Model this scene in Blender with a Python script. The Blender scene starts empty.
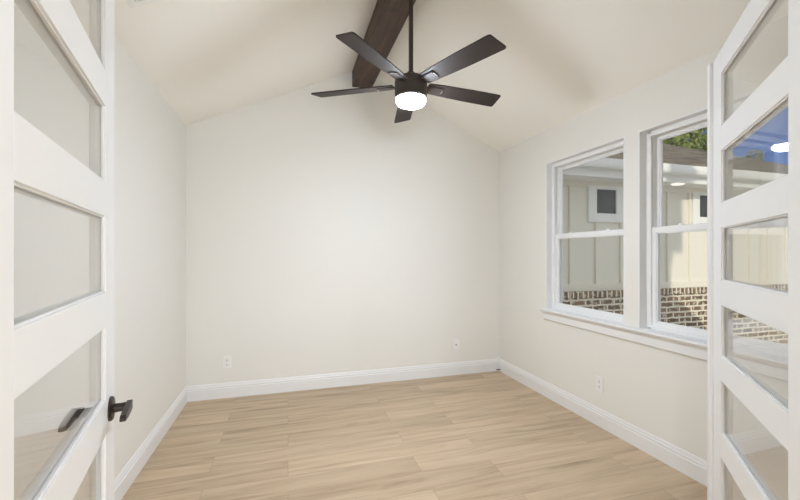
import bpy, bmesh, math, random
from mathutils import Vector, Matrix
random.seed(7)
C = bpy.context.scene.collection
SC = bpy.context.scene
R = math.radians

# ---------------------------------------------------------------- camera
CAM_H = 1.308
cd = bpy.data.cameras.new('camera'); cam = bpy.data.objects.new('camera', cd); C.objects.link(cam)
cd.sensor_width = 36.0; cd.lens = 378.0 / 800.0 * 36.0
cd.shift_y = 0.0042; cd.clip_start = 0.02; cd.clip_end = 300
cam.location = (0, 0, CAM_H); cam.rotation_euler = (R(90), 0, R(-16.5))
SC.camera = cam

# ---------------------------------------------------------------- world, sun, exposure
w = bpy.data.worlds.new('world'); SC.world = w; w.use_nodes = True
nt = w.node_tree; bg = nt.nodes['Background']
sky = nt.nodes.new('ShaderNodeTexSky'); sky.sky_type = 'NISHITA'; sky.sun_disc = False
SUN_DIR = Vector((0.55 * 0.912, 0.835 * 0.912, -0.41)).normalized()     # the way the light travels
sky.sun_elevation = R(38); sky.sun_rotation = math.atan2(-SUN_DIR.x, -SUN_DIR.y)
sky.air_density = 0.8; sky.dust_density = 0.0; sky.ozone_density = 6.0; sky.altitude = 1500
SKY_K, FILL_CLOUD_L = 0.05, 0.80
def wn(kind, **kw):
    n = nt.nodes.new(kind)
    for k, v in kw.items(): setattr(n, k, v)
    return n
tcw = wn('ShaderNodeTexCoord')
sk = wn('ShaderNodeVectorMath', operation='SCALE'); sk.inputs['Scale'].default_value = SKY_K; nt.links.new(sky.outputs[0], sk.inputs[0])
dt = wn('ShaderNodeVectorMath', operation='DOT_PRODUCT'); dt.inputs[1].default_value = (0.05, -0.95, 0.28); nt.links.new(tcw.outputs['Generated'], dt.inputs[0])
cn = wn('ShaderNodeTexNoise'); cn.inputs['Scale'].default_value = 2.2; cn.inputs['Detail'].default_value = 6; nt.links.new(tcw.outputs['Generated'], cn.inputs['Vector'])
ad = wn('ShaderNodeMath', operation='MULTIPLY_ADD'); ad.inputs[1].default_value = 0.5; nt.links.new(cn.outputs['Fac'], ad.inputs[0]); nt.links.new(dt.outputs['Value'], ad.inputs[2])
mr = wn('ShaderNodeMapRange', interpolation_type='SMOOTHSTEP'); mr.inputs['From Min'].default_value = 0.25; mr.inputs['From Max'].default_value = 0.75; nt.links.new(ad.outputs[0], mr.inputs[0])
cm = wn('ShaderNodeMix', data_type='RGBA'); cm.inputs[7].default_value = (FILL_CLOUD_L * .92, FILL_CLOUD_L * .97, FILL_CLOUD_L * 1.02, 1)   # unseen cloud bank, added behind the house to brighten the shaded wing
nt.links.new(mr.outputs[0], cm.inputs[0]); tn = wn('ShaderNodeVectorMath', operation='MULTIPLY'); tn.inputs[1].default_value = (0.30, 0.95, 1.6); nt.links.new(sk.outputs[0], tn.inputs[0]); nt.links.new(tn.outputs[0], cm.inputs[6])
nt.links.new(cm.outputs[2], bg.inputs[0]); bg.inputs[1].default_value = 1.0

def light(name, kind, loc, power, col=(1, 1, 1), radius=0.1, direction=None, parent=None):
    d = bpy.data.lights.new(name, kind); o = bpy.data.objects.new(name, d); C.objects.link(o)
    d.energy = power; d.color = col
    if kind == 'AREA': d.shape = 'DISK'; d.size = radius * 2
    elif kind == 'POINT': d.shadow_soft_size = radius
    o.location = loc
    if direction is not None: o.rotation_euler = Vector(direction).to_track_quat('-Z', 'Y').to_euler()
    if parent: o.parent = parent
    return o

sun = light('sun', 'SUN', (-4, -6, 8), 2.0, (1.0, 0.94, 0.80), direction=SUN_DIR); sun.data.angle = R(0.6)

FAN_L, HALL_FILL_W, FILL_GLOBE_L = 300.0, 30.0, 34.0
WARM = (0.78, 0.87, 1.0)

SC.view_settings.view_transform = 'Standard'; SC.view_settings.look = 'None'
SC.view_settings.exposure = 0.09; SC.view_settings.gamma = 1.0
SC.view_settings.use_curve_mapping = False
cy = SC.cycles
cy.use_denoising = True; cy.max_bounces = 12; cy.diffuse_bounces = 8; cy.glossy_bounces = 4
cy.transparent_max_bounces = 32; cy.transmission_bounces = 6
cy.sample_clamp_indirect = 6.0; cy.caustics_reflective = False; cy.caustics_refractive = False

# ---------------------------------------------------------------- materials
def mat(name, col, rough=0.5, metal=0.0, bump=0.0, bscale=200.0, var=0.0, vscale=3.0, spec=0.5):
    m = bpy.data.materials.new(name); m.use_nodes = True
    t = m.node_tree; b = t.nodes['Principled BSDF']
    b.inputs['Roughness'].default_value = rough; b.inputs['Metallic'].default_value = metal
    b.inputs['Specular IOR Level'].default_value = spec
    b.inputs['Base Color'].default_value = (*col, 1)
    tc = t.nodes.new('ShaderNodeTexCoord')
    if var > 0:
        n = t.nodes.new('ShaderNodeTexNoise'); n.inputs['Scale'].default_value = vscale; n.inputs['Detail'].default_value = 4
        t.links.new(tc.outputs['Object'], n.inputs['Vector'])
        mx = t.nodes.new('ShaderNodeMix'); mx.data_type = 'RGBA'
        mx.inputs[6].default_value = (*[c * (1 - var) for c in col], 1)
        mx.inputs[7].default_value = (*[min(1, c * (1 + var)) for c in col], 1)
        t.links.new(n.outputs['Fac'], mx.inputs[0]); t.links.new(mx.outputs[2], b.inputs['Base Color'])
    if bump > 0:
        n = t.nodes.new('ShaderNodeTexNoise'); n.inputs['Scale'].default_value = bscale; n.inputs['Detail'].default_value = 3
        t.links.new(tc.outputs['Object'], n.inputs['Vector'])
        bp = t.nodes.new('ShaderNodeBump'); bp.inputs['Strength'].default_value = bump; bp.inputs['Distance'].default_value = 0.002
        t.links.new(n.outputs['Fac'], bp.inputs['Height']); t.links.new(bp.outputs[0], b.inputs['Normal'])
    return m

def ramp(t, stops):
    r = t.nodes.new('ShaderNodeValToRGB'); e = r.color_ramp.elements
    while len(e) > 1: e.remove(e[-1])
    e[0].position, e[0].color = stops[0][0], (*stops[0][1], 1)
    for p, c in stops[1:]:
        k = e.new(p); k.color = (*c, 1)
    return r

def math_node(t, op, a, b=None):
    n = t.nodes.new('ShaderNodeMath'); n.operation = op
    for i, v in enumerate((a, b)):
        if v is None: continue
        if isinstance(v, (int, float)): n.inputs[i].default_value = v
        else: t.links.new(v, n.inputs[i])
    return n.outputs[0]

def mixc(t, fac, a, b, blend='MIX'):
    n = t.nodes.new('ShaderNodeMix'); n.data_type = 'RGBA'; n.blend_type = blend
    for i, v in ((0, fac), (6, a), (7, b)):
        if isinstance(v, (int, float)): n.inputs[i].default_value = v
        elif isinstance(v, tuple): n.inputs[i].default_value = (*v, 1)
        else: t.links.new(v, n.inputs[i])
    return n.outputs[2]

def floor_material():
    m = bpy.data.materials.new('oak_plank'); m.use_nodes = True
    t = m.node_tree; b = t.nodes['Principled BSDF']
    tc = t.nodes.new('ShaderNodeTexCoord')
    br = t.nodes.new('ShaderNodeTexBrick')
    br.offset = 0.37; br.offset_frequency = 2; br.squash = 1.0
    for k, v in (('Scale', 1.0), ('Mortar Size', 0.0012), ('Mortar Smooth', 0.2), ('Bias', 0.0), ('Brick Width', 1.22), ('Row Height', 0.178)):
        br.inputs[k].default_value = v
    br.inputs['Color1'].default_value = (0, 0, 0, 1); br.inputs['Color2'].default_value = (1, 1, 1, 1); br.inputs['Mortar'].default_value = (.4, .4, .4, 1)
    t.links.new(tc.outputs['Object'], br.inputs['Vector'])
    pid = t.nodes.new('ShaderNodeSeparateColor'); t.links.new(br.outputs['Color'], pid.inputs[0])
    off = math_node(t, 'MULTIPLY', pid.outputs[0], 37.0)
    mp = t.nodes.new('ShaderNodeMapping'); mp.inputs['Scale'].default_value = (1.3, 17.0, 1.0)
    t.links.new(tc.outputs['Object'], mp.inputs['Vector'])
    g1 = t.nodes.new('ShaderNodeTexNoise'); g1.noise_dimensions = '4D'
    for k, v in (('Scale', 1.0), ('Detail', 7.0), ('Roughness', 0.62), ('Distortion', 0.7)): g1.inputs[k].default_value = v
    t.links.new(mp.outputs[0], g1.inputs['Vector']); t.links.new(off, g1.inputs['W'])
    mp2 = t.nodes.new('ShaderNodeMapping'); mp2.inputs['Scale'].default_value = (5.0, 120.0, 1.0)
    t.links.new(tc.outputs['Object'], mp2.inputs['Vector'])
    g2 = t.nodes.new('ShaderNodeTexNoise'); g2.noise_dimensions = '4D'
    for k, v in (('Scale', 1.0), ('Detail', 3.0)): g2.inputs[k].default_value = v
    t.links.new(mp2.outputs[0], g2.inputs['Vector']); t.links.new(off, g2.inputs['W'])
    rp = ramp(t, [(0.27, (.26, .185, .122)), (0.44, (.50, .375, .25)), (0.58, (.60, .47, .325)), (0.8, (.68, .55, .40))])
    t.links.new(g1.outputs['Fac'], rp.inputs[0])
    c = mixc(t, math_node(t, 'MULTIPLY', g2.outputs['Fac'], 0.45), rp.outputs[0], (.43, .32, .21))
    tone = ramp(t, [(0.0, (.91, .905, .895)), (0.5, (1, 1, 1)), (1.0, (1.07, 1.07, 1.07))])
    t.links.new(pid.outputs[0], tone.inputs[0])
    c = mixc(t, 1.0, c, tone.outputs[0], 'MULTIPLY')
    c = mixc(t, math_node(t, 'MULTIPLY', br.outputs['Fac'], 0.55), c, (.17, .115, .07))
    t.links.new(c, b.inputs['Base Color'])
    b.inputs['Roughness'].default_value = 0.42; b.inputs['Specular IOR Level'].default_value = 0.35
    bp = t.nodes.new('ShaderNodeBump'); bp.inputs['Strength'].default_value = 0.12; bp.inputs['Distance'].default_value = 0.001
    t.links.new(math_node(t, 'SUBTRACT', g2.outputs['Fac'], br.outputs['Fac']), bp.inputs['Height']); t.links.new(bp.outputs[0], b.inputs['Normal'])
    return m

def glass_material(name, tint):
    m = bpy.data.materials.new(name); m.use_nodes = True
    t = m.node_tree; t.nodes.remove(t.nodes['Principled BSDF'])
    o = t.nodes['Material Output']
    tr = t.nodes.new('ShaderNodeBsdfTransparent'); tr.inputs[0].default_value = (*tint, 1)
    gl = t.nodes.new('ShaderNodeBsdfGlossy'); gl.inputs['Roughness'].default_value = 0.0; gl.inputs[0].default_value = (1, 1, 1, 1)
    lw = t.nodes.new('ShaderNodeLayerWeight'); lw.inputs[0].default_value = 0.5
    mx = t.nodes.new('ShaderNodeMixShader')
    fac = math_node(t, 'ADD', math_node(t, 'MULTIPLY', math_node(t, 'POWER', lw.outputs['Facing'], 5.0), 0.96), 0.032)
    t.links.new(fac, mx.inputs[0]); t.links.new(tr.outputs[0], mx.inputs[1]); t.links.new(gl.outputs[0], mx.inputs[2])
    t.links.new(mx.outputs[0], o.inputs[0])
    return m

def brick_material(name, bw, rh, mortar, off=0.5):
    m = bpy.data.materials.new(name); m.use_nodes = True
    t = m.node_tree; b = t.nodes['Principled BSDF']
    tc = t.nodes.new('ShaderNodeTexCoord'); sp = t.nodes.new('ShaderNodeSeparateXYZ'); cb = t.nodes.new('ShaderNodeCombineXYZ')
    t.links.new(tc.outputs['Object'], sp.inputs[0])
    nz = t.nodes.new('ShaderNodeTexNoise'); nz.inputs['Scale'].default_value = 9; nz.inputs['Detail'].default_value = 3
    t.links.new(tc.outputs['Object'], nz.inputs['Vector'])
    nz2 = t.nodes.new('ShaderNodeTexNoise'); nz2.inputs['Scale'].default_value = 16; nz2.inputs['Detail'].default_value = 5
    t.links.new(tc.outputs['Object'], nz2.inputs['Vector'])
    wob = math_node(t, 'MULTIPLY', math_node(t, 'SUBTRACT', nz.outputs['Fac'], 0.5), 0.035)
    t.links.new(math_node(t, 'ADD', sp.outputs[0], wob), cb.inputs[0])
    t.links.new(math_node(t, 'ADD', sp.outputs[2], wob), cb.inputs[1])
    br = t.nodes.new('ShaderNodeTexBrick'); br.offset = off
    for k, v in (('Scale', 1.0), ('Mortar Size', mortar), ('Mortar Smooth', 0.25), ('Bias', 0.0), ('Brick Width', bw), ('Row Height', rh)):
        br.inputs[k].default_value = v
    br.inputs['Color1'].default_value = (.10, .058, .028, 1); br.inputs['Color2'].default_value = (.25, .155, .08, 1)
    br.inputs['Mortar'].default_value = (.78, .72, .58, 1)
    t.links.new(cb.outputs[0], br.inputs['Vector'])
    sm = ramp(t, [(0.54, (0, 0, 0)), (0.64, (1, 1, 1))]); t.links.new(nz2.outputs['Fac'], sm.inputs[0])
    c = mixc(t, math_node(t, 'MULTIPLY', sm.outputs[0], 0.75), br.outputs['Color'], (.74, .67, .53))
    t.links.new(c, b.inputs['Base Color']); b.inputs['Roughness'].default_value = 0.9
    bp = t.nodes.new('ShaderNodeBump'); bp.inputs['Strength'].default_value = 0.5; bp.inputs['Distance'].default_value = 0.01
    t.links.new(br.outputs['Fac'], bp.inputs['Height']); t.links.new(bp.outputs[0], b.inputs['Normal'])
    return m

def shingle_material():
    m = bpy.data.materials.new('asphalt_shingle'); m.use_nodes = True
    t = m.node_tree; b = t.nodes['Principled BSDF']
    tc = t.nodes.new('ShaderNodeTexCoord')
    br = t.nodes.new('ShaderNodeTexBrick')
    for k, v in (('Scale', 1.0), ('Mortar Size', 0.008), ('Mortar Smooth', 0.5), ('Brick Width', 0.32), ('Row Height', 0.14)): br.inputs[k].default_value = v
    br.inputs['Color1'].default_value = (.085, .066, .046, 1); br.inputs['Color2'].default_value = (.31, .255, .185, 1); br.inputs['Mortar'].default_value = (.07, .055, .045, 1)
    t.links.new(tc.outputs['Object'], br.inputs['Vector'])
    n = t.nodes.new('ShaderNodeTexNoise'); n.inputs['Scale'].default_value = 30; n.inputs['Detail'].default_value = 5
    t.links.new(tc.outputs['Object'], n.inputs['Vector'])
    t.links.new(mixc(t, math_node(t, 'MULTIPLY', n.outputs['Fac'], 0.4), br.outputs['Color'], (.16, .13, .09)), b.inputs['Base Color'])
    b.inputs['Roughness'].default_value = 0.95
    return m

def beam_material():
    m = bpy.data.materials.new('stained_beam_wood'); m.use_nodes = True
    t = m.node_tree; b = t.nodes['Principled BSDF']
    tc = t.nodes.new('ShaderNodeTexCoord')
    mp = t.nodes.new('ShaderNodeMapping'); mp.inputs['Scale'].default_value = (22, 1.6, 22)
    t.links.new(tc.outputs['Object'], mp.inputs['Vector'])
    n = t.nodes.new('ShaderNodeTexNoise'); n.inputs['Scale'].default_value = 1.0; n.inputs['Detail'].default_value = 6; n.inputs['Distortion'].default_value = 1.2
    t.links.new(mp.outputs[0], n.inputs['Vector'])
    n2 = t.nodes.new('ShaderNodeTexNoise'); n2.inputs['Scale'].default_value = 7; n2.inputs['Detail'].default_value = 2
    t.links.new(tc.outputs['Object'], n2.inputs['Vector'])
    rp = ramp(t, [(0.3, (.030, .015, .009)), (0.55, (.062, .033, .020)), (0.8, (.105, .060, .038))]); t.links.new(n.outputs['Fac'], rp.inputs[0])
    kn = ramp(t, [(0.28, (.45, .42, .40)), (0.42, (1, 1, 1))]); t.links.new(n2.outputs['Fac'], kn.inputs[0])
    t.links.new(mixc(t, 1.0, rp.outputs[0], kn.outputs[0], 'MULTIPLY'), b.inputs['Base Color'])
    b.inputs['Roughness'].default_value = 0.55
    return m

def emit(name, col, strength):
    m = bpy.data.materials.new(name); m.use_nodes = True
    b = m.node_tree.nodes['Principled BSDF']; b.inputs['Base Color'].default_value = (.9, .9, .9, 1)
    b.inputs['Emission Color'].default_value = (*col, 1); b.inputs['Emission Strength'].default_value = strength
    return m

M = dict(
    wall=mat('wall_paint', (.80, .785, .742), 0.75, bump=0.08, bscale=260, spec=0.25),
    ceil=mat('ceiling_paint', (.895, .875, .82), 0.85, bump=0.08, bscale=220, spec=0.2),
    trim=mat('white_trim_paint', (.81, .81, .81), 0.38, spec=0.4),
    door=mat('white_door_paint', (.79, .79, .79), 0.40, spec=0.4),
    vinyl=mat('white_vinyl', (.87, .87, .87), 0.35, spec=0.4),
    floor=floor_material(),
    glass=glass_material('door_glass', (.955, .955, .95)),
    pane=glass_material('window_glass', (.985, .99, .985)),
    bronze=mat('dark_bronze', (.045, .034, .028), 0.38, 0.7, var=0.25, vscale=30),
    fan=mat('fan_dark_metal', (.055, .045, .040), 0.6, 0.15, spec=0.3),
    blade=mat('fan_blade_espresso', (.034, .025, .021), 0.55, 0.0, var=0.25, vscale=14, spec=0.25),
    pin=mat('bright_steel', (.75, .74, .72), 0.25, 1.0),
    beam=beam_material(),
    lens=emit('fan_lens_glow', WARM, FAN_L),
    plate=mat('white_plastic', (.84, .83, .81), 0.4),
    slot=mat('socket_slot', (.10, .09, .08), 0.6),
    rubber=mat('dark_rubber', (.03, .03, .03), 0.7),
    siding=mat('white_siding_paint', (.82, .775, .67), 0.7, bump=0.05, bscale=60),
    exttrim=mat('white_exterior_trim', (.88, .87, .84), 0.55),
    brick=brick_material('smeared_brick', 0.25, 0.082, 0.015),
    rowlock=brick_material('smeared_rowlock', 0.082, 0.30, 0.014, 0.0),
    shingle=shingle_material(),
    extglass=mat('dark_window_glass', (.012, .014, .015), 0.04, 0.0, spec=0.45),
    bounce_yard=mat('bounce_ground', (.68, .65, .59), 0.9, var=0.08, vscale=3),  # ground made pale to bounce light onto the shaded wing
    leafa=mat('leaf_green', (.24, .29, .07), 0.6, var=0.45, vscale=2.2),
    leafb=mat('leaf_olive', (.17, .21, .06), 0.6, var=0.45, vscale=2.5),
    bark=mat('bark', (.12, .09, .065), 0.9, var=0.4, vscale=20),
    lamp=emit('hall_fill_glow', (1.0, .96, .90), 5.0),  # glow of the added hall downlights
    grille=mat('white_register_paint', (.84, .83, .80), 0.45),
    hole=mat('duct_dark', (.16, .155, .15), 0.9),
)

# ---------------------------------------------------------------- helpers
def box(bm, x0, x1, y0, y1, z0, z1, mtx=None):
    vs = [Vector((x, y, z)) for x in (x0, x1) for y in (y0, y1) for z in (z0, z1)]
    if mtx is not None: vs = [mtx @ v for v in vs]
    v = [bm.verts.new(p) for p in vs]
    for f in ((0, 1, 3, 2), (4, 6, 7, 5), (0, 4, 5, 1), (2, 3, 7, 6), (0, 2, 6, 4), (1, 5, 7, 3)): bm.faces.new([v[i] for i in f])

def prism(bm, pts, axis, a, b, mtx=None):
    """extrude a 2D outline along an axis ('x','y','z') from a to b; pts are in the two other axes in order"""
    def P(p, t):
        q = {'x': (t, p[0], p[1]), 'y': (p[0], t, p[1]), 'z': (p[0], p[1], t)}[axis]
        q = Vector(q); return mtx @ q if mtx is not None else q
    A = [bm.verts.new(P(p, a)) for p in pts]; B = [bm.verts.new(P(p, b)) for p in pts]
    n = len(pts)
    bm.faces.new(A); bm.faces.new(B[::-1])
    for i in range(n): bm.faces.new((A[i], B[i], B[(i + 1) % n], A[(i + 1) % n]))

def lathe(bm, prof, seg=40, mtx=None):
    """prof: list of (radius, z)"""
    rings = []
    for r, z in prof:
        if r < 1e-6:
            p = Vector((0, 0, z)); rings.append([bm.verts.new(mtx @ p if mtx is not None else p)])
        else:
            ring = []
            for i in range(seg):
                a = 2 * math.pi * i / seg; p = Vector((r * math.cos(a), r * math.sin(a), z))
                ring.append(bm.verts.new(mtx @ p if mtx is not None else p))
            rings.append(ring)
    for A, B in zip(rings, rings[1:]):
        for i in range(seg):
            j = (i + 1) % seg
            if len(A) == 1 and len(B) == 1: continue
            if len(A) == 1: bm.faces.new((A[0], B[i], B[j]))
            elif len(B) == 1: bm.faces.new((A[i], B[0], A[j]))
            else: bm.faces.new((A[i], B[i], B[j], A[j]))

def obj(name, bm, m, parent=None, bevel=0.0, smooth=False, seg=2):
    bmesh.ops.recalc_face_normals(bm, faces=bm.faces[:])
    me = bpy.data.meshes.new(name); bm.to_mesh(me); bm.free()
    for mm in (m if isinstance(m, (list, tuple)) else [m]): me.materials.append(mm)
    o = bpy.data.objects.new(name, me); C.objects.link(o)
    if parent: o.parent = parent
    if smooth:
        for p in me.polygons: p.use_smooth = True
        me.set_sharp_from_angle(angle=R(35))
    if bevel > 0:
        b = o.modifiers.new('bevel', 'BEVEL'); b.width = bevel; b.segments = seg; b.limit_method = 'ANGLE'; b.angle_limit = R(40)
    return o

def tag(o, label, cat, group=None, kind=None):
    o['label'] = label; o['category'] = cat
    if group: o['group'] = group
    if kind: o['kind'] = kind
    return o

def thing(name, label, cat, loc=(0, 0, 0), rotz=0.0, group=None, kind=None):
    o = bpy.data.objects.new(name, None); C.objects.link(o); o.empty_display_size = 0.1
    o.location = loc; o.rotation_euler = (0, 0, rotz)
    return tag(o, label, cat, group, kind)

def copy_tree(o, parent=None):
    c = o.copy(); C.objects.link(c)
    if parent: c.parent = parent
    for ch in list(o.children): copy_tree(ch, c)
    return c

B = bmesh.new

# ---------------------------------------------------------------- room shell
XL, XR, YB, YF = -0.864, 2.266, 3.737, 0.51          # inner faces of left, right, back, front walls
EAVE, RIDGE_X, SLOPE = 2.436, 0.708, 0.462
RIDGE = EAVE + SLOPE * (RIDGE_X - XL)
SLOPE_R = (RIDGE - EAVE) / (XR - RIDGE_X)
TH = 0.145                                           # wall thickness
HXL, HXR, HYF, HH = -2.2, 3.0, -3.4, 2.60            # entry hall behind the camera
OX0, OX1, OZ = -0.36, 1.17, 2.10                     # double-door opening
W1, W2, WZ0, WZ1 = (2.094, 2.941), (1.14, 1.99), 0.803, 2.134

bm = B(); box(bm, HXL - .15, HXR + .15, HYF - .15, YF - .001, -0.12, 0); box(bm, XL - TH, XR + TH, YF - .001, YB + TH, -0.12, 0)
tag(obj('floor', bm, M['floor']), 'light oak plank floor running across the empty room', 'floor', kind='structure')

bm = B(); box(bm, XL - TH, XL, YF - .14, YB + TH, 0, EAVE + .02)
tag(obj('wall_left', bm, M['wall']), 'plain cream wall on the left behind the open glazed door', 'wall', kind='structure')

gable = [(XL, 0), (XR, 0), (XR, EAVE), (RIDGE_X, RIDGE), (XL, EAVE)]
bm = B(); prism(bm, gable, 'y', YB, YB + TH)
tag(obj('wall_back', bm, M['wall']), 'cream gable wall facing the doorway, behind the ceiling fan', 'wall', kind='structure')

bm = B()
box(bm, XR, XR + TH, YF - .14, W2[0], 0, EAVE + .02); box(bm, XR, XR + TH, W2[1], W1[0], 0, EAVE + .02); box(bm, XR, XR + TH, W1[1], YB + TH, 0, EAVE + .02)
for a in (W1, W2):
    box(bm, XR, XR + TH, a[0], a[1], 0, WZ0); box(bm, XR, XR + TH, a[0], a[1], WZ1, EAVE + .02)
tag(obj('wall_right', bm, M['wall']), 'cream wall on the right with the pair of windows', 'wall', kind='structure')

bm = B()
prism(bm, [(XL, 0), (OX0, 0), (OX0, OZ), (OX1, OZ), (OX1, 0), (XR, 0), (XR, EAVE), (RIDGE_X, RIDGE), (XL, EAVE)], 'y', YF - .14, YF)
tag(obj('wall_front', bm, M['wall']), 'cream wall holding the double doorway the view looks through', 'wall', kind='structure')

bm = B(); t_ = 0.12
prism(bm, [(XL - TH, EAVE - SLOPE * TH), (RIDGE_X, RIDGE), (XR + TH, EAVE - SLOPE_R * TH), (XR + TH, EAVE + t_), (RIDGE_X, RIDGE + t_), (XL - TH, EAVE + t_)], 'y', YF - .14, YB + TH)
tag(obj('ceiling', bm, M['ceil']), 'cream vaulted ceiling rising to the wooden ridge beam', 'ceiling', kind='structure')

# baseboards
bp = [(0, 0), (.015, 0), (.015, .090), (.0095, .093), (.0095, .099), (.0125, .103), (.0115, .108), (.008, .114), (.0065, .122), (.004, .131), (0, .134)]
bm = B(); prism(bm, [(XL + a, b) for a, b in bp], 'y', YF, YB)
tag(obj('baseboard_left', bm, M['trim']), 'white moulded baseboard along the left wall', 'baseboard', kind='structure')
bm = B(); prism(bm, [(YB - a, b) for a, b in bp], 'x', XL, XR)
tag(obj('baseboard_back', bm, M['trim']), 'white moulded baseboard along the gable wall', 'baseboard', kind='structure')
bm = B(); prism(bm, [(XR - a, b) for a, b in bp], 'y', YF, YB)
tag(obj('baseboard_right', bm, M['trim']), 'white moulded baseboard under the windows', 'baseboard', kind='structure')

# hall behind the camera
bm = B(); box(bm, HXL - .15, HXL, HYF - .15, YF - .14, 0, HH)
tag(obj('wall_hall_left', bm, M['wall']), 'cream left wall of the entry hall outside the doorway', 'wall', kind='structure')
bm = B(); box(bm, HXR, HXR + .15, HYF - .15, YF - .14, 0, HH)
tag(obj('wall_hall_right', bm, M['wall']), 'cream right wall of the entry hall outside the doorway', 'wall', kind='structure')
bm = B(); box(bm, HXL, HXR, HYF - .15, HYF, 0, HH)
tag(obj('wall_hall_front', bm, M['wall']), 'cream far wall of the entry hall outside the doorway', 'wall', kind='structure')
bm = B(); box(bm, HXL, XL, YF - .14, YF, 0, HH); box(bm, XR, HXR, YF - .14, YF, 0, HH)
tag(obj('wall_hall_side', bm, M['wall']), 'short cream returns of the entry hall beside the room', 'wall', kind='structure')
bm = B(); box(bm, HXL - .15, HXR + .15, HYF - .15, YF - .141, HH, HH + .12)
tag(obj('ceiling_hall', bm, M['ceil']), 'flat cream ceiling of the entry hall', 'ceiling', kind='structure')

# door jamb lining and casing of the double doorway
bm = B()
for x0, x1 in ((OX0, OX0 + .02), (OX1 - .02, OX1)): box(bm, x0, x1, YF - .15, YF + .006, 0, OZ)
box(bm, OX0, OX1, YF - .15, YF + .006, OZ - .02, OZ)
for yy in ((YF - .157, YF - .14),):
    box(bm, OX0 - .085, OX0 + .005, *yy, 0, OZ + .085); box(bm, OX1 - .005, OX1 + .085, *yy, 0, OZ + .085); box(bm, OX0 - .085, OX1 + .085, *yy, OZ - .005, OZ + .085)
tag(obj('trim_1', bm, M['trim'], bevel=.003), 'white jamb and casing around the double doorway', 'door frame', kind='structure')

# ---------------------------------------------------------------- windows in the right wall
def window(name, y0, y1, label):
    t = thing(name, label, 'window', (XR, (y0 + y1) / 2, WZ0), 0, 'pair of windows in the right wall', 'structure')
    h = (y1 - y0) / 2; H = WZ1 - WZ0
    bm = B(); l = .012                                # painted lining of the reveal
    box(bm, -.001, .15, -h, -h + l, 0, H); box(bm, -.001, .15, h - l, h, 0, H); box(bm, -.001, .15, -h + l, h - l, H - l, H); box(bm, .05, .15, -h + l, h - l, 0, .002)
    obj('jamb_lining', bm, M['trim'], t)
    a = h - l; z0, z1 = .002, H - l; fw = .034
    bm = B()                                          # vinyl frame with sash tracks
    for s in (-1, 1):
        ys = sorted((s * a, s * (a - fw)))
        box(bm, .055, .068, ys[0], ys[1], z0, z1); box(bm, .096, .104, ys[0], ys[1], z0, z1); box(bm, .134, .145, ys[0], ys[1], z0, z1)
        yk = sorted((s * (a + .001), s * (a - .016))); box(bm, .057, .143, yk[0], yk[1], z0, z1)
    box(bm, .055, .145, -a + .016, a - .016, z0, z0 + .012); box(bm, .055, .145, -a + .016, a - .016, z1 - .018, z1)
    box(bm, .055, .068, -a + fw, a - fw, z1 - fw, z1 - .018); box(bm, .096, .104, -a + fw, a - fw, z1 - fw, z1 - .018); box(bm, .055, .068, -a + fw, a - fw, z0 + .012, z0 + .024)
    obj('window_frame', bm, M['vinyl'], t, bevel=.0015)
    zm = H * .497
    b = a - .020                                      # sashes run inside the tracks
    def sash(nm, x0, x1, sz0, sz1, st, top, bot):
        bm = B()
        box(bm, x0, x1, -b, -b + st, sz0, sz1); box(bm, x0, x1, b - st, b, sz0, sz1)
        box(bm, x0, x1, -b + st, b - st, sz0, sz0 + bot); box(bm, x0, x1, -b + st, b - st, sz1 - top, sz1)
        g = .008; xm = (x0 + x1) / 2                   # glazing bead, set back
        for q in ((-b + st, -b + st + g, sz0 + bot, sz1 - top), (b - st - g, b - st, sz0 + bot, sz1 - top)): box(bm, xm - .008, xm + .008, *q)
        for q in ((-b + st + g, b - st - g, sz0 + bot, sz0 + bot + g), (-b + st + g, b - st - g, sz1 - top - g, sz1 - top)): box(bm, xm - .008, xm + .008, *q)
        o = obj(nm, bm, M['vinyl'], t, bevel=.0015)
        bm = B(); box(bm, xm - .003, xm + .003, -b + st + .002, b - st - .002, sz0 + bot + .002, sz1 - top - .002)
        obj('pane', bm, M['pane'], o)
        return o
    sash('upper_sash', .105, .133, zm - .018, z1 - .020, .036, .034, .034)
    lo = sash('lower_sash', .069, .095, z0 + .013, zm + .016, .040, .034, .034)
    for s in (-.5, .5):
        bm = B(); box(bm, .072, .094, s * b - .028, s * b + .028, zm + .016, zm + .022); box(bm, .076, .090, s * b - .012, s * b + .012, zm + .022, zm + .032)
        obj('sash_lock', bm, M['vinyl'], lo, bevel=.002)
    return t
window('window_1', *W1, 'white double-hung window nearer the back corner, with shaded siding outside')
window('window_2', *W2, 'white double-hung window nearer the open right door, with tree tops outside')

bm = B()                                              # stool and apron under both windows
sy0, sy1 = W2[0] - .045, W1[1] + .035
prism(bm, [(XR + .001, WZ0), (XR - .040, WZ0), (XR - .046, WZ0 - .006), (XR - .046, WZ0 - .014), (XR - .040, WZ0 - .020), (XR + .001, WZ0 - .020)], 'y', sy0, sy1)
for a in (W1, W2): box(bm, XR, XR + .06, a[0], a[1], WZ0 - .004, WZ0 + .001)
ap = [(0, -.020), (.030, -.020), (.030, -.026), (.024, -.034), (.019, -.040), (.017, -.046), (.017, -.092), (.012, -.100), (0, -.100)]
prism(bm, [(XR - p, WZ0 + q) for p, q in ap], 'y', sy0 + .02, sy1 - .02)
tag(obj('trim_2', bm, M['trim']), 'long white windowsill and apron running under both windows', 'window sill', kind='structure')

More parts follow.
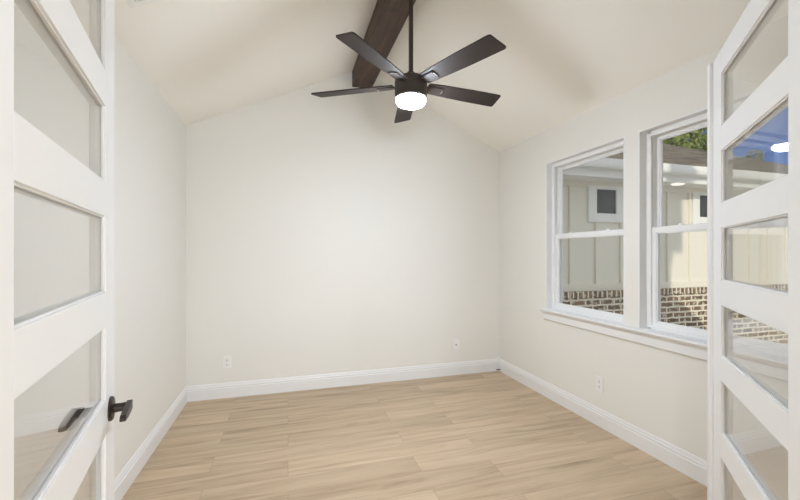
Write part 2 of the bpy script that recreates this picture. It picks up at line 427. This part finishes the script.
# ---------------------------------------------------------------- open glazed doors
RAILS = [(2.012, 2.075 + .012), (1.695, 1.787), (1.405, 1.497), (1.114, 1.206), (.829, .921), (.540, .632), (.012, .342)]
RAILS[0] = (1.985, 2.075)
def glazed_door(name, label, hinge, ang, side, handle, lite=.559):
    """local x runs hinge -> free edge, y=0 is the face seen from the hall, body goes to side*0.035"""
    st_h, st_f = .105, .114
    W = st_h + lite + st_f; T = .035 * side; zt = 2.075
    t = thing(name, label, 'door', (hinge[0], hinge[1], 0), R(ang), 'pair of glazed doors', 'structure')
    def bx(bm, x0, x1, y0, y1, z0, z1): box(bm, x0, x1, min(y0, y1), max(y0, y1), z0, z1)
    bm = B()
    bx(bm, 0, st_h, 0, T, .012, zt); bx(bm, W - st_f, W, 0, T, .012, zt)
    for z0, z1 in RAILS: bx(bm, st_h, W - st_f, 0, T, z0, z1)
    obj('door_frame', bm, M['door'], t, bevel=.0012)
    for (ua, ub), (la, lb) in zip(RAILS, RAILS[1:]):
        z0, z1 = lb, ua; x0, x1 = st_h, W - st_f
        bm = B(); g = .004
        for ya, yb in ((T * .14, T * .29), (T * .41, T * .86)):
            bx(bm, x0, x0 + g, ya, yb, z0, z1); bx(bm, x1 - g, x1, ya, yb, z0, z1)
            bx(bm, x0 + g, x1 - g, ya, yb, z0, z0 + g); bx(bm, x0 + g, x1 - g, ya, yb, z1 - g, z1)
        bd = obj('glazing_bead', bm, M['door'], t)
        bm = B(); bx(bm, x0 + .001, x1 - .001, T * .30, T * .40, z0 + .001, z1 - .001)
        obj('glass_pane', bm, M['glass'], t)
    for zz in (.25, 1.05, 1.85):
        bm = B(); lathe(bm, [(0, -.045), (.007, -.045), (.007, .045), (0, .045)], 12, Matrix.Translation((-.005, T * 1.15, zz)))
        obj('hinge', bm, M['bronze'], t, smooth=True)
    if handle:
        for s, y in ((-side, 0.0), (side, T)):
            cx, cz = W - .062, .880
            root = bpy.data.objects.new('door_handle', None); C.objects.link(root); root.parent = t; root.location = (cx, y, cz)
            rot = Matrix.Rotation(R(90) * (1 if s < 0 else -1), 4, 'X')      # local z -> outwards
            bm = B(); lathe(bm, [(0, 0), (.033, 0), (.033, .004), (.029, .008), (.016, .010), (0, .010)], 32, rot)
            obj('rosette', bm, M['bronze'], root, smooth=True)
            bm = B(); lathe(bm, [(0, .008), (.0125, .008), (.0115, .025), (.0125, .042), (0, .042)], 20, rot)
            obj('spindle', bm, M['bronze'], root, smooth=True)
            bm = B(); yo = s * .036
            pts = [(.014, -.013), (.014, .013), (-.055, .0115), (-.094, .009), (-.102, .003), (-.102, -.005), (-.055, -.0115)]
            prism(bm, pts, 'y', min(yo, yo + s * .014), max(yo, yo + s * .014))
            obj('lever', bm, M['bronze'], root, bevel=.002)
    else:
        bm = B(); bx(bm, W - .006, W + .032, -side * .012, 0, .012, zt)
        obj('astragal', bm, M['door'], t, bevel=.002)
    return t
glazed_door('door_1', 'white glazed door standing open at the left, with a dark lever handle', (-.4597 + .664 * .1994, 1.174 - .664 * .9799), 101.5, 1, True)
glazed_door('door_2', 'white glazed door standing open at the right in front of the window', (1.562 - .680 * .6997, 1.021 - .680 * .7145), 45.6, -1, False, .575)

# ---------------------------------------------------------------- ridge beam and ceiling fan
BX0, BX1, BZ = RIDGE_X - .097, RIDGE_X + .097, 2.962
bm = B(); prism(bm, [(BX0, BZ), (BX1, BZ), (BX1, RIDGE - SLOPE_R * .097), (RIDGE_X, RIDGE), (BX0, RIDGE - SLOPE * .097)], 'y', YF, YB)
tag(obj('ceiling_beam', bm, M['beam'], bevel=.004), 'dark brown stained wooden beam along the ceiling ridge above the fan', 'beam')

FX, FY, FZ = .705, 2.15, 2.308
fan = thing('ceiling_fan', 'dark five-blade ceiling fan with a lit drum lamp hanging from the beam', 'ceiling fan', (FX, FY, FZ), R(6.0))
bm = B(); lathe(bm, [(0, BZ - FZ), (.068, BZ - FZ), (.068, BZ - FZ - .02), (.045, BZ - FZ - .055), (.014, BZ - FZ - .062), (0, BZ - FZ - .062)])
obj('canopy', bm, M['fan'], fan, smooth=True)
bm = B(); lathe(bm, [(0, BZ - FZ - .05), (.0135, BZ - FZ - .05), (.0135, .06), (0, .06)], 24)
obj('downrod', bm, M['fan'], fan, smooth=True)
bm = B(); lathe(bm, [(0, .082), (.022, .082), (.026, .070), (.030, .058), (.050, .050), (.086, .042), (.096, .036), (.097, .004), (.093, .002), (.093, -.002), (.097, -.004), (.095, -.074), (.091, -.078), (0, -.078)], 48)
obj('motor_housing', bm, M['fan'], fan, smooth=True)
bm = B(); lathe(bm, [(0, -.076), (.087, -.076), (.088, -.090), (.085, -.100), (.077, -.110), (.063, -.117), (.040, -.121), (0, -.123)], 48)
lens = obj('lamp_lens', bm, M['lens'], fan, smooth=True)
PITCH = Matrix.Rotation(R(-12), 4, 'X')
def blade_mesh():
    bm = B()
    out = [(.105, -.044), (.20, -.052), (.40, -.060), (.575, -.062), (.605, -.061), (.613, -.054), (.626, .050), (.622, .059), (.612, .062), (.40, .060), (.20, .052), (.105, .044)]
    # slotted at the root: build as outline with a window cut by two strips
    prism(bm, out, 'z', -.004, .004, PITCH)
    return bm
for k in range(5):
    bl = obj('blade', blade_mesh(), M['blade'], fan, bevel=.0015)
    bl.rotation_euler = (0, 0, R(72 * k)); bl.location = (0, 0, .006)
    bm = B(); prism(bm, [(.080, -.020), (.150, -.030), (.205, -.030), (.205, .030), (.150, .030), (.080, .020)], 'z', -.0105, -.0042, PITCH)
    obj('blade_bracket', bm, M['blade'], bl, bevel=.001)
    bm = B(); box(bm, .203, .209, -.016, .016, -.0115, -.0042, PITCH)
    obj('bracket_clip', bm, M['pin'], bl)

# ---------------------------------------------------------------- vent, outlets
ang = math.atan(SLOPE)
vent = thing('air_vent', 'white air register on the left ceiling slope above the glazed door', 'air vent', (0, 0, 0))
vent.matrix_world = Matrix.Translation((-.731, 2.119, EAVE + SLOPE * (-.731 - XL))) @ Matrix.Rotation(-ang, 4, 'Y')
VL, VW = .32, .20
bm = B(); f = .034
box(bm, 0, VL, -f, 0, -.008, 0); box(bm, 0, VL, -VW, -VW + f, -.008, 0); box(bm, 0, f, -VW + f, -f, -.008, 0); box(bm, VL - f, VL, -VW + f, -f, -.008, 0)
obj('frame', bm, M['grille'], vent, bevel=.003)
bm = B(); box(bm, f, VL - f, -VW + f, -f, -.0012, -.0002); obj('duct_opening', bm, M['hole'], vent)
n = 12
for i in range(n):
    x = f + (VL - 2 * f) * (i + .5) / n
    bm = B(); box(bm, x - .007, x + .007, -VW + f, -f, -.006, -.0045); obj('slat', bm, M['grille'], vent)

def outlet(loc, rz, label, kind='duplex', group='wall plates low on the walls'):
    t = thing('power_outlet' if kind == 'duplex' else 'cable_outlet', label, 'outlet', loc, rz, group)
    bm = B(); box(bm, -.035, .035, -.006, 0, -.057, .057); obj('cover_plate', bm, M['plate'], t, bevel=.003)
    if kind == 'duplex':
        for z in (-.0195, .0195):
            bm = B(); prism(bm, [(-.016, z - .010), (-.009, z - .0145), (.009, z - .0145), (.016, z - .010), (.016, z + .010), (.009, z + .0145), (-.009, z + .0145), (-.016, z + .010)], 'y', -.0078, -.005)
            s = obj('socket', bm, M['plate'], t)
            bm = B(); box(bm, -.0078, -.0050, -.0083, -.0070, z - .003, z + .007); box(bm, .0050, .0078, -.0083, -.0070, z - .003, z + .007); box(bm, -.0025, .0025, -.0083, -.0070, z - .011, z - .006)
            obj('slots', bm, M['slot'], s)
    else:
        bm = B(); lathe(bm, [(0, .005), (.0075, .005), (.0075, .009), (.005, .009), (.005, .014), (.0015, .014), (0, .012)], 16, Matrix.Rotation(R(90), 4, 'X'))
        obj('coaxial_jack', bm, M['slot'], t, smooth=True)
outlet((-.532, YB, .320), 0, 'white power outlet low on the gable wall towards its left end')
outlet((1.736, YB, .325), 0, 'white single-jack plate low on the gable wall near the right corner', 'coax')
outlet((XR, 2.316, .318), R(-90), 'white power outlet on the right wall below the windows')

bm = B(); lathe(bm, [(0, 0), (.007, 0), (.007, .006), (.004, .008), (.004, .030), (.0065, .032), (.0065, .042), (0, .044)], 12, Matrix.Translation((XR - .014, 3.70, .022)) @ Matrix.Rotation(R(-90), 4, 'Y'))
tag(obj('door_bumper', bm, M['rubber'], smooth=True), 'tiny dark stub sticking out of the baseboard in the far right corner', 'stub')

# ---------------------------------------------------------------- fill lamps added in the hall behind the camera
can = None
for i, (x, y) in enumerate(((-.9, -1.3), (1.5, -1.3), (-.9, -2.6), (1.5, -2.6))):
    t = thing('fill_downlight', 'round fill downlight added in the unseen entry hall ceiling', 'fill light', (x, y, HH), 0, 'added hall fill lights')
    bm = B(); lathe(bm, [(.062, -.001), (.085, -.001), (.085, -.005), (.078, -.010), (.062, -.010), (.062, -.001)]); obj('trim_ring', bm, M['trim'], t, smooth=True)
    bm = B(); lathe(bm, [(0, -.003), (.062, -.003)]); obj('lens', bm, M['lamp'], t)
    light('hall_fill_lamp', 'AREA', (0, 0, -.02), HALL_FILL_W, WARM, .07, (0, 0, -1), t)
t = thing('fill_globe_lamp', 'large globe fill lamp added in the unseen entry hall', 'lamp', (.42, -2.75, 0))  # added globe, lights the room through the doorway
GR, GZ = .30, .85
bm = B(); lathe(bm, [(0, 0), (.16, 0), (.16, .02), (.012, .03), (.012, GZ - GR + .01), (0, GZ - GR + .01)], 24); obj('stand', bm, M['bronze'], t, smooth=True)
bm = B(); lathe(bm, [(0, GZ - GR)] + [(GR * math.sin(a), GZ - GR * math.cos(a)) for a in [math.pi * i / 24 for i in range(1, 24)]] + [(0, GZ + GR)], 32)
obj('globe', bm, emit('fill_globe_glow', WARM, FILL_GLOBE_L), t, smooth=True)

# ---------------------------------------------------------------- outside: house wing across the yard
bm = B(); box(bm, XR + TH, 60, -25, 60, -.60, -.45); box(bm, -25, XR + TH, YB + TH, 60, -.60, -.45)
tag(obj('ground', bm, M['bounce_yard']), 'yard outside the windows, made pale to bounce light', 'ground', kind='structure')

FYW, EY, EX1, HX0 = 4.40, 3.98, 10.6, XR + TH + .01
house = thing('house', 'white board-and-batten house wing with a brick base and shingle roof outside the windows', 'house', (HX0, FYW, -.45))
def hobj(name, bm, m, parent=None, **k):
    o = obj(name, bm, m, parent or house, **k)
    o.matrix_parent_inverse = Matrix.Translation((-HX0, -FYW, .45)); return o
BT = .775
bm = B(); box(bm, HX0, EX1, FYW, 9.6, BT, 2.42)
bats = [3.779 - .449 * 2 + .449 * i for i in range(17)]
wins = [(4.224, 4.573), (6.225, 6.575)]
WB, WT = 1.883, 2.225
for x in bats:
    inside = [(a, b) for a, b in wins if a - .15 < x < b + .15]
    box(bm, x - .019, x + .019, FYW - .026, FYW, BT + .10, (WB - .125) if inside else 2.26)
box(bm, HX0, EX1, FYW - .022, FYW, BT, BT + .10); box(bm, HX0, EX1, FYW - .022, FYW, 2.25, 2.34)
hobj('siding_wall', bm, M['siding'])
bm = B(); box(bm, HX0, EX1, FYW - .06, FYW + .02, -.45, BT - .085); hobj('brick_base', bm, M['brick'])
bm = B(); box(bm, HX0, EX1, FYW - .085, FYW + .02, BT - .085, BT + .002); hobj('brick_cap', bm, M['rowlock'])
for a, b in wins:
    bm = B(); o_ = .145
    box(bm, a - o_, a, FYW - .032, FYW, WB - .125, WT + .05); box(bm, b, b + o_, FYW - .032, FYW, WB - .125, WT + .05)
    box(bm, a, b, FYW - .032, FYW, WB - .125, WB); box(bm, a, b, FYW - .032, FYW, WT, WT + .05)
    wf = hobj('window', bm, M['exttrim'], bevel=.003)
    bm = B(); box(bm, a - .005, b + .005, FYW - .012, FYW - .004, WB - .005, WT + .005)
    g = obj('pane', bm, M['extglass'], wf)
bm = B(); box(bm, HX0, EX1, EY + .10, FYW, 2.335, 2.355); hobj('soffit', bm, M['exttrim'])
bm = B(); box(bm, HX0, EX1, EY + .085, EY + .10, 2.325, 2.53); hobj('fascia', bm, M['exttrim'])
bm = B()
prism(bm, [(EY + .085, 2.535), (EY + .085, 2.425), (EY - .005, 2.425), (EY - .018, 2.437), (EY - .026, 2.46), (EY - .03, 2.49), (EY - .03, 2.548), (EY - .022, 2.548), (EY - .022, 2.50), (EY, 2.45), (EY + .075, 2.45), (EY + .075, 2.535)], 'x', HX0 + .55, EX1)
hobj('gutter', bm, M['exttrim'])
bm = B(); lathe(bm, [(0, 0), (.085, 0), (.085, -.012), (.07, -.02), (0, -.022)], 28, Matrix.Translation((5.50, 4.17, 2.335)))
hobj('soffit_light', bm, emit('soffit_lamp_glow', (1.0, .93, .78), .75), smooth=True)
# roof: main slope towards the room, hipped at its right end
ms = .455
def rz(y): return 2.54 + ms * (y - EY)
me_bm = B()
P = lambda x, y, z: me_bm.verts.new((x, y, z))
e0, e1, r1, r0 = P(HX0 - 1.5, EY - .01, rz(EY)), P(10.85, EY - .01, rz(EY)), P(9.55, 8.9, rz(8.9)), P(HX0 - 1.5, 8.9, rz(8.9))
b1, b0 = P(10.85, 13.8, rz(EY)), P(HX0 - 1.5, 13.8, rz(EY))
f0, f1, g1, g0 = P(HX0 - 1.5, EY - .01, rz(EY) - .03), P(10.85, EY - .01, rz(EY) - .03), P(10.85, 13.8, rz(EY) - .03), P(HX0 - 1.5, 13.8, rz(EY) - .03)
for f_ in ((e0, e1, r1, r0), (e1, b1, r1), (r0, r1, b1, b0), (f0, g0, g1, f1), (e0, f0, f1, e1), (e1, f1, g1, b1), (b1, g1, g0, b0), (e0, r0, b0, g0, f0)): me_bm.faces.new(f_)
hobj('roof', me_bm, M['shingle'])

# unseen storey over the hall, added and shaped to shade the left of the wing
up = thing('shade_storey', 'unseen storey added over the entry hall to shade the house wing', 'house', (-1.5, -1.6, 2.75), kind='structure')
def uobj(name, bm, m): obj(name, bm, m, up).matrix_parent_inverse = Matrix.Translation((1.5, 1.6, -2.75))
bm = B(); box(bm, -4, 1.0, -2.66, -.6, 2.75, 5.0); uobj('siding_wall', bm, M['siding'])
bm = B(); prism(bm, [(-2.70, 5.0), (-.25, 5.0), (-.25, 5.06), (-1.6, 5.32), (-2.70, 5.30)], 'x', -4.4, 1.02); uobj('roof', bm, M['shingle'])
bm = B(); box(bm, .74, 1.02, -3.0, -2.6, 5.3, 6.2); uobj('shade_chimney', bm, M['brick'])  # added block that shapes the upper edge of the shade on the wing

# ---------------------------------------------------------------- trees beyond the roof
def tree(loc, h, cr, ch, nleaf, m, label, leaf=.16, seed=1):
    rnd = random.Random(seed)
    t = thing('tree', label, 'tree', loc, 0, 'trees beyond the roof')
    bm = B()
    lathe(bm, [(0, 0), (.20, 0), (.15, h * .3), (.11, h * .6), (.03, h * .92), (0, h * .93)], 12)
    for i in range(9):
        a = rnd.uniform(0, 6.28); z = h - ch + rnd.uniform(.05, .6) * ch; ln = cr * rnd.uniform(.5, .9)
        mt = Matrix.Translation((0, 0, z)) @ Matrix.Rotation(a, 4, 'Z') @ Matrix.Rotation(R(rnd.uniform(45, 70)), 4, 'Y')
        lathe(bm, [(0, 0), (.05, 0), (.012, ln), (0, ln)], 6, mt)
    obj('trunk', bm, M['bark'], t, smooth=True)
    bm = B()
    clumps = []
    for i in range(34):
        while True:
            p = Vector((rnd.uniform(-1, 1), rnd.uniform(-1, 1), rnd.uniform(-1, 1)))
            if p.length < 1: break
        clumps.append((Vector((p.x * cr * .85, p.y * cr * .85, h - ch / 2 + p.z * ch * .45)), rnd.uniform(.22, .42) * cr))
    for i in range(nleaf):
        c, r = rnd.choice(clumps)
        d = Vector((rnd.gauss(0, 1), rnd.gauss(0, 1), rnd.gauss(0, 1))).normalized() * r * rnd.uniform(.5, 1) ** .6
        q = Vector((rnd.gauss(0, 1), rnd.gauss(0, 1), rnd.gauss(0, 1))).normalized(); u = q.orthogonal().normalized(); v = q.cross(u)
        s = leaf * rnd.uniform(.6, 1.2); p = c + d
        bm.faces.new([bm.verts.new(p + u * s), bm.verts.new(p + v * s * .5), bm.verts.new(p - u * s), bm.verts.new(p - v * s * .5)])
    obj('foliage', bm, m, t)
    return t
tree((20.8, 16.8, -.45), 11.0, 3.0, 6.6, 9000, M['leafa'], 'broad green tree standing behind the roof beyond the right window', .17, 3)
tree((27.6, 16.8, -.45), 8.4, 1.1, 3.4, 2500, M['leafb'], 'small tree tip showing over the roof through the right door glass', .15, 5)
